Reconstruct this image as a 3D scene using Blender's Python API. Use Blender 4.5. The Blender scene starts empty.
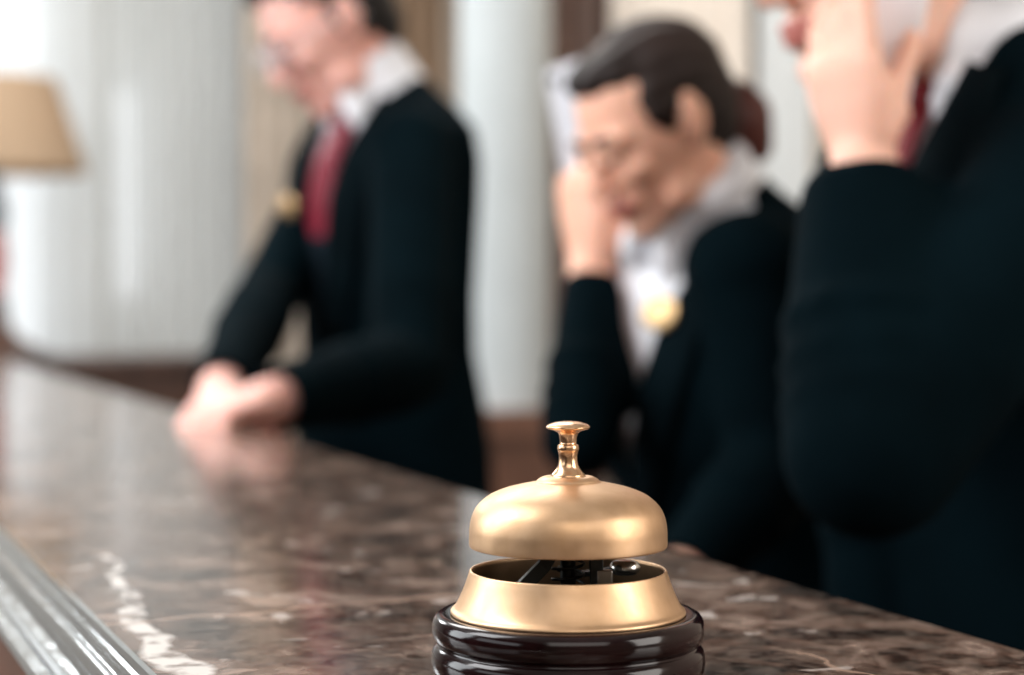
import bpy, bmesh, math, random
from mathutils import Vector, Matrix
from mathutils.bvhtree import BVHTree

random.seed(4)
V = Vector
sc = bpy.context.scene
COL = sc.collection
PI = math.pi

# ------------------------------------------------------------------ camera
COUNTER_Z = 1.10
CAM_Z = COUNTER_Z + 0.148
FPX = 1850.0
PITCH = math.atan(47.5 / FPX)
cam_d = bpy.data.cameras.new('camera')
cam_d.sensor_width = 36.0
cam_d.lens = FPX * 36.0 / 1024.0
cam_d.clip_start = 0.02
cam_d.dof.use_dof = True
cam_d.dof.focus_distance = 0.702
cam_d.dof.aperture_fstop = 5.0
cam = bpy.data.objects.new('camera', cam_d)
COL.objects.link(cam)
cam.location = (0, 0, CAM_Z)
cam.rotation_euler = (PI / 2 - PITCH, 0, 0)
sc.camera = cam

# ------------------------------------------------------------------ world, lights, exposure
world = bpy.data.worlds.new('daylight')
sc.world = world
world.use_nodes = True
bgn = world.node_tree.nodes['Background']
bgn.inputs[0].default_value = (0.93, 0.96, 1.0, 1)
bgn.inputs[1].default_value = 2.4


def area(name, loc, aim, sx, sy, power, color=(1, 1, 1)):
    l = bpy.data.lights.new(name, 'AREA')
    l.shape = 'RECTANGLE'
    l.size, l.size_y, l.energy, l.color = sx, sy, power, color
    o = bpy.data.objects.new(name, l)
    COL.objects.link(o)
    o.location = loc
    o.rotation_euler = (V(aim) - V(loc)).to_track_quat('-Z', 'Y').to_euler()
    return o


area('bell_highlight_fill', (1.72, 0.15, 1.80), (0.0, 1.0, 1.15), 1.0, 1.2, 27, (1.0, 0.95, 0.90))  # added soft source for the bell's right highlight; no window stands here
area('lobby_fill', (0.3, -1.4, 2.7), (0.0, 1.4, 1.1), 2.2, 1.4, 22, (1.0, 0.95, 0.90))  # added broad fill from behind the camera, not a ceiling fixture
area('lobby_side_fill', (-2.85, 1.55, 1.95), (0.1, 1.7, 1.25), 1.5, 1.6, 58, (0.92, 0.97, 1.0))  # added unseen side fill for the faces and the bell's left edge
area('overhead_fill', (-0.6, 3.6, 2.93), (-0.6, 3.6, 0), 1.6, 1.6, 68, (1.0, 0.98, 0.95))  # added overhead fill for the room behind the clerks; no fixture modelled
area('clerks_fill', (-1.35, 0.95, 2.60), (0.05, 1.9, 1.3), 1.0, 1.0, 36, (0.98, 0.98, 1.0))  # added out of view to brighten the clerks; hangs from no ceiling lamp
area('window_daylight', (-1.9, 4.3, 2.5), (0.2, 2.0, 1.3), 0.8, 0.6, 20, (0.95, 0.98, 1.0))

sc.view_settings.view_transform = 'Standard'
sc.view_settings.look = 'None'
sc.view_settings.gamma = 1.0
sc.view_settings.use_curve_mapping = False
sc.view_settings.exposure = 0.0


def at(px, py, d):
    """world point seen at pixel (px, py) whose distance along the floor is d"""
    x = (px - 512.0) / FPX
    y = (337.5 - py) / FPX
    w = V((x, math.cos(PITCH) + y * math.sin(PITCH), -math.sin(PITCH) + y * math.cos(PITCH)))
    w *= d / w.y
    return w + V((0, 0, CAM_Z))


# the counter runs away to the left; local x = across (away from the guest), local y = along
TH = math.atan2(0.3766, 0.9264)
NV = V((math.cos(TH), math.sin(TH), 0))
UV = V((-math.sin(TH), math.cos(TH), 0))


def cw(s, t, z=0.0):
    return NV * s + UV * t + V((0, 0, z))


# ------------------------------------------------------------------ materials
def mat(name, color=(0.8, 0.8, 0.8), rough=0.5, metal=0.0, coat=0.0, sheen=0.0, spec=0.5, sss=0.0):
    m = bpy.data.materials.new(name)
    m.use_nodes = True
    b = m.node_tree.nodes['Principled BSDF']
    b.inputs['Base Color'].default_value = (*color, 1)
    b.inputs['Roughness'].default_value = rough
    b.inputs['Metallic'].default_value = metal
    b.inputs['Coat Weight'].default_value = coat
    b.inputs['Sheen Weight'].default_value = sheen
    b.inputs['Specular IOR Level'].default_value = spec
    if sss:
        b.inputs['Subsurface Weight'].default_value = sss
        b.inputs['Subsurface Radius'].default_value = (0.01, 0.004, 0.002)
    return m


class NT:
    def __init__(self, m):
        self.t = m.node_tree
        self.b = self.t.nodes['Principled BSDF']

    def n(self, kind, **kw):
        x = self.t.nodes.new(kind)
        for k, v in kw.items():
            setattr(x, k, v)
        return x

    def l(self, a, b):
        self.t.links.new(a, b)

    def coord(self, scale=(1, 1, 1)):
        c = self.n('ShaderNodeTexCoord')
        mp = self.n('ShaderNodeMapping')
        mp.inputs['Scale'].default_value = scale
        self.l(c.outputs['Object'], mp.inputs['Vector'])
        return mp.outputs['Vector']

    def noise(self, vec, scale, detail=4, rough=0.55, dist=0.0):
        x = self.n('ShaderNodeTexNoise')
        x.inputs['Scale'].default_value = scale
        x.inputs['Detail'].default_value = detail
        x.inputs['Roughness'].default_value = rough
        x.inputs['Distortion'].default_value = dist
        self.l(vec, x.inputs['Vector'])
        return x.outputs['Fac']

    def ramp(self, fac, stops):
        x = self.n('ShaderNodeValToRGB')
        e = x.color_ramp.elements
        while len(e) < len(stops):
            e.new(0.5)
        for i, (p, c) in enumerate(stops):
            e[i].position = p
            e[i].color = (*c, 1) if len(c) == 3 else c
        self.l(fac, x.inputs['Fac'])
        return x.outputs['Color']

    def math(self, op, a, b=None, c=None, clamp=False):
        x = self.n('ShaderNodeMath', operation=op)
        x.use_clamp = clamp
        for i, v in enumerate((a, b, c)):
            if v is None:
                continue
            if isinstance(v, (int, float)):
                x.inputs[i].default_value = v
            else:
                self.l(v, x.inputs[i])
        return x.outputs[0]

    def mix(self, fac, a, b):
        x = self.n('ShaderNodeMix', data_type='RGBA')
        for sock, v in ((x.inputs[0], fac), (x.inputs[6], a), (x.inputs[7], b)):
            if isinstance(v, tuple):
                sock.default_value = (*v, 1)
            elif isinstance(v, (int, float)):
                sock.default_value = v
            else:
                self.l(v, sock)
        return x.outputs[2]

    def bump(self, h, strength=0.2, dist=0.001):
        x = self.n('ShaderNodeBump')
        x.inputs['Strength'].default_value = strength
        x.inputs['Distance'].default_value = dist
        self.l(h, x.inputs['Height'])
        self.l(x.outputs[0], self.b.inputs['Normal'])


def g(v):
    return (v, v, v)


def marble():
    m = mat('brown marble', rough=0.11, spec=0.5)
    N = NT(m)
    co = N.coord()
    # broad mottling
    a = N.noise(co, 24, 9, 0.68, 0.7)
    base = N.ramp(a, [(0.36, (0.008, 0.005, 0.004)), (0.46, (0.040, 0.021, 0.015)), (0.54, (0.115, 0.066, 0.047)), (0.66, (0.36, 0.26, 0.21))])
    f = N.noise(co, 95, 6, 0.7, 0.6)
    ff = N.ramp(f, [(0.42, g(0.0)), (0.75, g(1.0))])
    base = N.mix(N.math('MULTIPLY', ff, 0.7), base, (0.30, 0.235, 0.19))
    # pale crystal flecks
    fl = N.noise(co, 34, 3, 0.5, 0.3)
    flk = N.ramp(fl, [(0.65, g(0.0)), (0.71, g(1.0))])
    base = N.mix(N.math('MULTIPLY', flk, 0.8), base, (0.62, 0.55, 0.50))
    # net of thin veins
    w1 = N.n('ShaderNodeTexNoise')
    w1.inputs['Scale'].default_value = 9
    w1.inputs['Detail'].default_value = 5
    N.l(co, w1.inputs['Vector'])
    vm = N.n('ShaderNodeVectorMath', operation='MULTIPLY_ADD')
    N.l(w1.outputs['Color'], vm.inputs[0])
    vm.inputs[1].default_value = (0.16, 0.16, 0.0)
    N.l(co, vm.inputs[2])
    vo = N.n('ShaderNodeTexVoronoi', feature='DISTANCE_TO_EDGE')
    vo.inputs['Scale'].default_value = 6.5
    N.l(vm.outputs[0], vo.inputs['Vector'])
    vn = N.ramp(vo.outputs['Distance'], [(0.0, g(1.0)), (0.022, g(0.0))])
    mask = N.ramp(N.noise(co, 7, 2), [(0.45, g(0.0)), (0.6, g(1.0))])
    vein = N.math('MULTIPLY', N.math('MULTIPLY', vn, mask), 0.75)
    base = N.mix(vein, base, (0.52, 0.36, 0.27))
    # the broad white vein running beside the metal edge, and a thin one crossing the slab
    sx = N.n('ShaderNodeSeparateXYZ')
    N.l(co, sx.inputs[0])
    S, T = sx.outputs[0], sx.outputs[1]
    wob = N.math('MULTIPLY', N.math('SUBTRACT', N.noise(co, 13, 6, 0.55), 0.5), 0.06)
    ds = N.math('ABSOLUTE', N.math('ADD', N.math('SUBTRACT', S, N.math('MULTIPLY_ADD', N.math('MAXIMUM', N.math('SUBTRACT', T, 0.77), 0.0), 0.10, 0.151)), wob))
    wid = N.math('MAXIMUM', N.math('MULTIPLY', N.math('SUBTRACT', 1.16, T, None, True), 0.022), 0.0004)
    v1 = N.math('MULTIPLY', N.math('SUBTRACT', 1.0, N.math('DIVIDE', ds, wid), None, True), 2.2, None, True)
    brk = N.ramp(N.noise(co, 40, 4), [(0.40, g(0.15)), (0.52, g(1.0))])
    v1 = N.math('MULTIPLY', N.math('MULTIPLY', v1, brk), N.math('LESS_THAN', T, 1.04))
    base = N.mix(v1, base, (0.80, 0.74, 0.69))
    wob2 = N.math('MULTIPLY', N.math('SUBTRACT', N.noise(co, 22, 5, 0.6), 0.5), 0.035)
    dt = N.math('ABSOLUTE', N.math('ADD', N.math('SUBTRACT', N.math('SUBTRACT', T, 0.818), N.math('MULTIPLY', S, 0.05)), wob2))
    v2 = N.math('SUBTRACT', 1.0, N.math('DIVIDE', dt, 0.0032), None, True)
    base = N.mix(N.math('MULTIPLY', v2, 0.75), base, (0.55, 0.38, 0.29))
    N.l(base, N.b.inputs['Base Color'])
    r = N.ramp(N.noise(co, 40, 4), [(0.3, g(0.09)), (0.7, g(0.17))])
    N.l(r, N.b.inputs['Roughness'])
    N.bump(N.noise(co, 60, 3), 0.06, 0.0006)
    return m


def brass(name, base, dark, rough):
    m = mat(name, base, rough, 1.0)
    N = NT(m)
    co = N.coord()
    n1 = N.noise(co, 70, 5, 0.6)
    c = N.mix(N.ramp(n1, [(0.40, g(0.0)), (0.75, g(0.55))]), base, dark)
    N.l(c, N.b.inputs['Base Color'])
    r = N.ramp(N.noise(co, 120, 4), [(0.3, g(rough - 0.04)), (0.7, g(rough + 0.08))])
    N.l(r, N.b.inputs['Roughness'])
    N.bump(N.noise(co, 260, 3), 0.08, 0.0002)
    return m


def wood(name, c1, c2, rough, coat=0.0, scale=(3, 3, 0.5)):
    m = mat(name, c1, rough, coat=coat)
    N = NT(m)
    co = N.coord(scale)
    n = N.noise(co, 12, 6, 0.6, 1.2)
    N.l(N.ramp(n, [(0.35, c1), (0.65, c2)]), N.b.inputs['Base Color'])
    return m


def cloth(name, c, rough=0.9, var=0.25, sheen=0.0, bump=0.15, scale=900, spec=0.3):
    m = mat(name, c, rough, sheen=sheen, spec=spec)
    N = NT(m)
    co = N.coord()
    n = N.noise(co, 9, 4)
    N.l(N.ramp(n, [(0.3, tuple(x * (1 - var) for x in c)), (0.7, tuple(min(1, x * (1 + var)) for x in c))]), N.b.inputs['Base Color'])
    N.bump(N.noise(co, scale, 2), bump, 0.001)
    return m


def sheer(name, c, transl=0.6, see=0.12):
    m = mat(name, c, 0.9)
    t = m.node_tree
    out = t.nodes['Material Output']
    d = t.nodes.new('ShaderNodeBsdfDiffuse'); d.inputs[0].default_value = (*c, 1)
    tr = t.nodes.new('ShaderNodeBsdfTranslucent'); tr.inputs[0].default_value = (*c, 1)
    tp = t.nodes.new('ShaderNodeBsdfTransparent')
    m1 = t.nodes.new('ShaderNodeMixShader'); m1.inputs[0].default_value = transl
    m2 = t.nodes.new('ShaderNodeMixShader'); m2.inputs[0].default_value = see
    t.links.new(d.outputs[0], m1.inputs[1]); t.links.new(tr.outputs[0], m1.inputs[2])
    t.links.new(m1.outputs[0], m2.inputs[1]); t.links.new(tp.outputs[0], m2.inputs[2])
    t.links.new(m2.outputs[0], out.inputs['Surface'])
    return m


def skin_mat(name, c):
    m = mat(name, c, 0.5, spec=0.4, sss=0.25)
    N = NT(m)
    co = N.coord()
    n = N.noise(co, 22, 4)
    N.l(N.ramp(n, [(0.3, c), (0.7, (min(1, c[0] * 1.02), c[1] * 0.9, c[2] * 0.86))]), N.b.inputs['Base Color'])
    return m


M = {}
M['marble'] = marble()
M['brass'] = brass('satin brass', (0.71, 0.475, 0.29), (0.57, 0.34, 0.17), 0.44)
M['brass_polished'] = brass('worn polished brass', (0.82, 0.53, 0.32), (0.52, 0.28, 0.12), 0.24)
M['mahogany'] = wood('dark lacquered mahogany', (0.006, 0.002, 0.002), (0.014, 0.003, 0.004), 0.13, 0.0)
M['mahogany'].node_tree.nodes['Principled BSDF'].inputs['Specular IOR Level'].default_value = 0.36
M['iron'] = mat('blackened bell iron', (0.05, 0.05, 0.045), 0.45, 0.9)
M['steel'] = mat('bright steel', (0.75, 0.73, 0.68), 0.25, 1.0)
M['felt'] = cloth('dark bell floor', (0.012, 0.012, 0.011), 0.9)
M['chrome'] = mat('polished silver moulding', (0.64, 0.67, 0.69), 0.14, 1.0)
_N = NT(M['chrome'])
_N.l(_N.ramp(_N.noise(_N.coord((1, 0.5, 1)), 160, 4), [(0.3, g(0.05)), (0.7, g(0.15))]), _N.b.inputs['Roughness'])
M['dark_wood'] = wood('dark brown wood', (0.030, 0.012, 0.007), (0.075, 0.030, 0.017), 0.4, 0.2)
M['brown_wood'] = wood('warm brown wood', (0.10, 0.045, 0.028), (0.19, 0.085, 0.05), 0.45)
M['suit'] = cloth('black suit wool', (0.0012, 0.0050, 0.0070), 0.95, 0.3, 0.0, 0.2, spec=0.03)
M['suit_satin'] = cloth('black lapel cloth', (0.0014, 0.0052, 0.0072), 0.9, 0.3, spec=0.05)
M['vest'] = cloth('charcoal waistcoat', (0.009, 0.015, 0.021), 0.9, 0.3, spec=0.05)
M['shirt'] = cloth('white shirt cotton', (0.86, 0.87, 0.91), 0.8, 0.03, 0.0, 0.1)
M['shirt_pink'] = cloth('pale lilac blouse cotton', (0.70, 0.64, 0.69), 0.8, 0.04, 0.0, 0.1)
M['tie'] = cloth('crimson tie silk', (0.22, 0.012, 0.03), 0.5, 0.25)
M['tie_dark'] = cloth('dark red tie silk', (0.16, 0.004, 0.010), 0.5, 0.2)
M['skin'] = skin_mat('fair skin', (0.86, 0.50, 0.43))
M['skin_b'] = skin_mat('warm fair skin', (0.88, 0.52, 0.38))
M['skin_c'] = skin_mat('light skin', (0.86, 0.53, 0.41))
M['lips'] = mat('lips', (0.50, 0.16, 0.13), 0.4)
M['eye'] = mat('eye dark', (0.03, 0.02, 0.015), 0.2)
M['hair'] = cloth('near black hair', (0.012, 0.010, 0.010), 0.45, 0.5, 0.0, 0.6, 300)
M['hair_brown'] = cloth('dark brown hair', (0.017, 0.009, 0.007), 0.6, 0.5, 0.0, 0.6, 300)
M['hair_red'] = cloth('reddish brown hair', (0.075, 0.018, 0.012), 0.5, 0.4, 0.0, 0.6, 300)
M['gold'] = mat('gold badge', (0.68, 0.46, 0.24), 0.5, 1.0)
M['phone_white'] = mat('white phone shell', (0.86, 0.82, 0.84), 0.25, coat=0.3)
M['phone_silver'] = mat('silver phone shell', (0.72, 0.72, 0.76), 0.3, 0.2)
M['phone_dark'] = mat('dark phone glass', (0.01, 0.01, 0.012), 0.1)
M['sheer'] = sheer('white sheer curtain', (0.86, 0.88, 0.88), 0.55, 0.10)
M['beige'] = cloth('beige drape', (0.50, 0.43, 0.36), 0.9, 0.12)
M['tan'] = cloth('tan brown drape', (0.30, 0.205, 0.135), 0.9, 0.15)
M['cream'] = cloth('cream pleated drape', (0.62, 0.545, 0.47), 0.9, 0.1)
M['wall'] = cloth('pale plaster', (0.62, 0.62, 0.60), 0.9, 0.04, 0, 0.1, 60)
M['wall_beige'] = cloth('beige plaster', (0.44, 0.37, 0.30), 0.9, 0.06, 0, 0.1, 60)
M['column'] = cloth('white painted column', (0.50, 0.54, 0.55), 0.6, 0.03, 0, 0.05, 40)
M['ceiling'] = cloth('white ceiling', (0.75, 0.75, 0.73), 0.9, 0.03)
M['frame_white'] = mat('white window frame', (0.75, 0.76, 0.76), 0.5)
M['floor'] = wood('brown parquet', (0.055, 0.024, 0.014), (0.11, 0.05, 0.03), 0.35, 0, (1, 6, 1))
M['ceramic'] = mat('pinkish red lamp glaze', (0.55, 0.14, 0.12), 0.25, coat=0.4)
M['slate'] = mat('blue grey lamp neck', (0.10, 0.13, 0.16), 0.4)
M['glass'] = mat('spectacle lens', (0.9, 0.92, 0.95), 0.05)
M['glass'].node_tree.nodes['Principled BSDF'].inputs['Transmission Weight'].default_value = 0.9
_s = mat('tan lamp shade', (0.46, 0.34, 0.23), 0.9)
_N = NT(_s)
_tr = _N.n('ShaderNodeBsdfTranslucent'); _tr.inputs[0].default_value = (0.55, 0.40, 0.27, 1)
_mx = _N.n('ShaderNodeMixShader'); _mx.inputs[0].default_value = 0.4
_N.l(_N.b.outputs[0], _mx.inputs[1]); _N.l(_tr.outputs[0], _mx.inputs[2])
_N.l(_mx.outputs[0], _N.t.nodes['Material Output'].inputs['Surface'])
M['shade'] = _s


# ------------------------------------------------------------------ object helpers
def link(name, me, material=None, parent=None, smooth=True):
    o = bpy.data.objects.new(name, me)
    COL.objects.link(o)
    if material is not None:
        me.materials.append(material)
    if smooth:
        for p in me.polygons:
            p.use_smooth = True
    if parent is not None:
        o.parent = parent
    return o


def obj(name, bm, material, parent=None, smooth=True, sharp=None):
    bmesh.ops.recalc_face_normals(bm, faces=bm.faces)
    me = bpy.data.meshes.new(name)
    bm.to_mesh(me)
    bm.free()
    o = link(name, me, material, parent, smooth)
    if sharp is not None:
        me.set_sharp_from_angle(angle=math.radians(sharp))
    return o


def empty(name, loc, rz=0.0):
    o = bpy.data.objects.new(name, None)
    COL.objects.link(o)
    o.empty_display_size = 0.05
    o.location = loc
    o.rotation_euler = (0, 0, rz)
    return o


def tag(o, label, cat, group=None):
    o['label'] = label
    o['category'] = cat
    if group:
        o['group'] = group
    return o


def struct(o):
    o['kind'] = 'structure'
    return o


def mod(o, kind, **kw):
    m = o.modifiers.new(kind.lower(), kind)
    for k, v in kw.items():
        setattr(m, k, v)
    return m


def bake(o):
    dg = bpy.context.evaluated_depsgraph_get()
    me = bpy.data.meshes.new_from_object(o.evaluated_get(dg))
    o.modifiers.clear()
    o.data = me
    return o


def add_box(bm, x0, x1, y0, y1, z0, z1):
    vs = [bm.verts.new((x, y, z)) for x in (x0, x1) for y in (y0, y1) for z in (z0, z1)]
    for f in ((0, 1, 3, 2), (4, 6, 7, 5), (0, 4, 5, 1), (2, 3, 7, 6), (0, 2, 6, 4), (1, 5, 7, 3)):
        bm.faces.new([vs[i] for i in f])
    return vs


def lathe(bm, prof, n=96, closed=True, center=(0, 0, 0)):
    """surface of revolution about z; r == 0 makes a pole"""
    c = V(center)
    rows = []
    for r, z in prof:
        if r < 1e-6:
            rows.append([bm.verts.new(c + V((0, 0, z)))])
        else:
            rows.append([bm.verts.new(c + V((r * math.cos(2 * PI * i / n), r * math.sin(2 * PI * i / n), z))) for i in range(n)])
    pairs = list(zip(rows, rows[1:]))
    if not closed:
        pairs.append((rows[-1], rows[0]))
    for a, b in pairs:
        for i in range(n):
            j = (i + 1) % n
            if len(a) == 1 and len(b) == 1:
                continue
            if len(a) == 1:
                bm.faces.new((a[0], b[i], b[j]))
            elif len(b) == 1:
                bm.faces.new((a[i], b[0], a[j]))
            else:
                bm.faces.new((a[i], b[i], b[j], a[j]))


def smooth_prof(pts, sub=6):
    """Catmull-Rom through a profile"""
    out = []
    P = [pts[0]] + list(pts) + [pts[-1]]
    for i in range(1, len(P) - 2):
        p0, p1, p2, p3 = P[i - 1], P[i], P[i + 1], P[i + 2]
        for k in range(sub):
            t = k / sub
            out.append(tuple(0.5 * (2 * p1[j] + (p2[j] - p0[j]) * t + (2 * p0[j] - 5 * p1[j] + 4 * p2[j] - p3[j]) * t * t + (3 * p1[j] - p0[j] - 3 * p2[j] + p3[j]) * t ** 3) for j in (0, 1)))
    out.append(tuple(pts[-1]))
    return [(max(r, 0.0), z) for r, z in out]


def frame_of(d, hint=V((0, 0, 1))):
    d = d.normalized()
    if abs(d.dot(hint)) > 0.95:
        hint = V((1, 0, 0)) if abs(d.x) < 0.9 else V((0, 1, 0))
    x = hint.cross(d).normalized()
    return x, d.cross(x).normalized(), d


def chain(bm, pts, rads, n=16, capn=3, flat=1.0, hint=V((0, 0, 1))):
    """tapered tube through points with round ends; flat squashes it along its second axis"""
    pts = [V(p) for p in pts]
    rings = []
    K = len(pts)
    for i in range(K):
        d = (pts[min(i + 1, K - 1)] - pts[max(i - 1, 0)])
        if rings:                                      # carry the frame along so the tube never twists
            d = d.normalized()
            x = rings[-1][2][0]
            x = (x - d * x.dot(d)).normalized()
            rings.append((pts[i], rads[i], (x, d.cross(x).normalized(), d)))
        else:
            rings.append((pts[i], rads[i], frame_of(d, hint)))
    seq = []
    p, r, fr = rings[0]
    for k in range(1, capn + 1):
        a = PI / 2 * (1 - k / (capn + 1.0))
        seq.append((p - fr[2] * r * math.sin(a), r * math.cos(a), fr))
    seq += rings
    p, r, fr = rings[-1]
    for k in range(1, capn + 1):
        a = PI / 2 * k / (capn + 1.0)
        seq.append((p + fr[2] * r * math.sin(a), r * math.cos(a), fr))
    rows = []
    for p, r, (x, y, d) in seq:
        rows.append([bm.verts.new(p + x * r * math.cos(2 * PI * i / n) + y * r * flat * math.sin(2 * PI * i / n)) for i in range(n)])
    for a, b in zip(rows, rows[1:]):
        for i in range(n):
            j = (i + 1) % n
            bm.faces.new((a[i], a[j], b[j], b[i]))
    bm.faces.new(list(reversed(rows[0])))
    bm.faces.new(rows[-1])


def ell(bm, c, r, R=None, seg=20):
    """ellipsoid; R is a 3x3 whose columns are its axes"""
    mtx = (R if R is not None else Matrix.Identity(3)).to_4x4()
    mtx.translation = V(c)
    mtx = mtx @ Matrix.Diagonal((*r, 1.0))
    bmesh.ops.create_uvsphere(bm, u_segments=seg, v_segments=seg // 2 + 2, radius=1.0, matrix=mtx)


def rings(bm, rows, n=32):
    """closed loft through elliptical rings: (centre, axis1*r1, axis2*r2, power)"""
    R = []
    for c, a, b, pw in rows:
        row = []
        for i in range(n):
            t = 2 * PI * i / n
            ct, st = math.cos(t), math.sin(t)
            row.append(bm.verts.new(c + a * math.copysign(abs(ct) ** pw, ct) + b * math.copysign(abs(st) ** pw, st)))
        R.append(row)
    for a, b in zip(R, R[1:]):
        for i in range(n):
            j = (i + 1) % n
            bm.faces.new((a[i], a[j], b[j], b[i]))
    bm.faces.new(list(reversed(R[0])))
    bm.faces.new(R[-1])


def fuse(name, bm, voxel, material, parent=None, smooth=2, factor=0.5):
    """unite overlapping closed shapes into ONE continuous surface"""
    bmesh.ops.recalc_face_normals(bm, faces=bm.faces)
    o = obj(name, bm, None, None)
    mod(o, 'REMESH', mode='VOXEL', voxel_size=voxel, use_smooth_shade=True)
    if smooth:
        mod(o, 'SMOOTH', factor=factor, iterations=smooth)
    bake(o)
    o.data.name = name
    o.data.materials.clear()
    if material is not None:
        o.data.materials.append(material)
    for p in o.data.polygons:
        p.use_smooth = True
        p.material_index = 0
    if parent is not None:
        o.parent = parent
    return o


def shift(o, base):
    o.data.transform(Matrix.Translation(-V(base)))


# ------------------------------------------------------------------ the room (axes follow the counter)
BACK_S = 1.95      # wall behind the clerks
END_T = 5.55       # wall with the windows at the far end
FRONT_S = -2.3
REAR_T = -2.2
CEIL = 3.0


def room_obj(name, bm, m, smooth=False):
    o = obj(name, bm, m, None, smooth)
    o.rotation_euler = (0, 0, TH)
    return struct(o)


b = bmesh.new(); add_box(b, FRONT_S - 0.4, BACK_S + 0.4, REAR_T, END_T + 0.4, -0.05, 0.0); room_obj('floor', b, M['floor'])
b = bmesh.new(); add_box(b, FRONT_S - 0.4, BACK_S + 0.4, REAR_T, END_T + 0.4, CEIL, CEIL + 0.06); room_obj('ceiling', b, M['ceiling'])
b = bmesh.new(); add_box(b, BACK_S, BACK_S + 0.12, REAR_T, END_T + 0.12, 0.0, CEIL); room_obj('wall_back', b, M['wall_beige'])


def end_s(px):
    """where the ray of a pixel column meets the end wall"""
    k = (px - 512.0) / FPX
    d = END_T / (-math.sin(TH) * k + math.cos(TH))
    return math.cos(TH) * k * d + math.sin(TH) * d


# end wall, with two openings
wins = [(end_s(-75), end_s(52), 0.75, 2.75), (end_s(109), end_s(151), 1.20, 1.88)]
b = bmesh.new()
xs = [FRONT_S] + [w for a in wins for w in a[:2]] + [BACK_S]
for i in range(0, len(xs), 2):
    add_box(b, xs[i], xs[i + 1], END_T, END_T + 0.12, 0, CEIL)
for s0, s1, z0, z1 in wins:
    add_box(b, s0, s1, END_T, END_T + 0.12, 0, z0)
    add_box(b, s0, s1, END_T, END_T + 0.12, z1, CEIL)
room_obj('wall_end', b, M['wall'])
for k, (s0, s1, z0, z1) in enumerate(wins):
    b = bmesh.new()
    w = 0.03
    add_box(b, s0 + .001, s0 + w, END_T + .03, END_T + .09, z0 + .001, z1 - .001)
    add_box(b, s1 - w, s1 - .001, END_T + .03, END_T + .09, z0 + .001, z1 - .001)
    add_box(b, s0 + w, s1 - w, END_T + .03, END_T + .09, z0 + .001, z0 + w)
    add_box(b, s0 + w, s1 - w, END_T + .03, END_T + .09, z1 - w, z1 - .001)
    room_obj('window_%d' % (k + 1), b, M['frame_white'])
b = bmesh.new()
for t0_, t1_, z0_, z1_ in ((REAR_T, -.6, 0, CEIL), (-.6, 1.4, 0, 1.6), (-.6, 1.4, 2.3, CEIL), (1.4, END_T + .12, 0, CEIL)):
    add_box(b, FRONT_S - .12, FRONT_S, t0_, t1_, z0_, z1_)
room_obj('wall_front', b, M['dark_wood'])
b = bmesh.new(); add_box(b, FRONT_S - .12, BACK_S + .12, REAR_T - .12, REAR_T, 0, CEIL); room_obj('wall_rear', b, M['wall_beige'])
b = bmesh.new(); add_box(b, BACK_S - 0.02, BACK_S, REAR_T, END_T, 0, 0.12); room_obj('baseboard_back', b, M['dark_wood'])
b = bmesh.new(); add_box(b, FRONT_S, BACK_S - 0.02, END_T - 0.02, END_T, 0, 0.12); room_obj('baseboard_end', b, M['dark_wood'])


def curtain(name, a, c, z0, z1, folds, depth, m, label, cat='curtain', group=None):
    """pleated hanging cloth between two floor points, with a header tape and a hem"""
    a, c = V(a), V(c)
    L = (c - a).length
    d = (c - a).normalized()
    nn = V((-d.y, d.x, 0))
    root = empty(name, (*((a + c) / 2).xy, 0))
    tag(root, label, cat, group)
    bm = bmesh.new()
    n = folds * 12
    zs = [z0, z0 + (z1 - z0) * .25, z0 + (z1 - z0) * .5, z0 + (z1 - z0) * .75, z1]
    rows = []
    ph = [random.uniform(-.5, .5) for _ in range(folds + 2)]
    am = [random.uniform(.6, 1.1) for _ in range(folds + 2)]
    for k, z in enumerate(zs):
        row = []
        for i in range(n + 1):
            u = i / n
            q = u * folds
            j = int(q)
            w = q - j
            amp = am[j] * (1 - w) + am[j + 1] * w
            p0 = ph[j] * (1 - w) + ph[j + 1] * w
            off = math.sin(2 * PI * q + p0) * depth * amp * (1 - .25 * k / 4)
            row.append(bm.verts.new(a + d * (u * L) + nn * off + V((0, 0, z)) - root.location))
        rows.append(row)
    for r0, r1 in zip(rows, rows[1:]):
        for i in range(n):
            bm.faces.new((r0[i], r0[i + 1], r1[i + 1], r1[i]))
    o = obj('cloth', bm, m, root)
    if m is not M['sheer']:
        mod(o, 'SOLIDIFY', thickness=0.003, offset=0)
    bm = bmesh.new()
    chain(bm, [a + V((0, 0, z1 + .012)) - root.location, c + V((0, 0, z1 + .012)) - root.location], [.012, .012], 12)
    obj('curtain_rod', bm, M['brown_wood'], root)
    return root


def endp(px, off):
    return cw(end_s(px), END_T - off)


def back_t(px, off=0.0):
    k = (px - 512.0) / FPX
    d = (BACK_S - off) / (math.cos(TH) * k + math.sin(TH))
    return V((k * d, d, 0))


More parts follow.
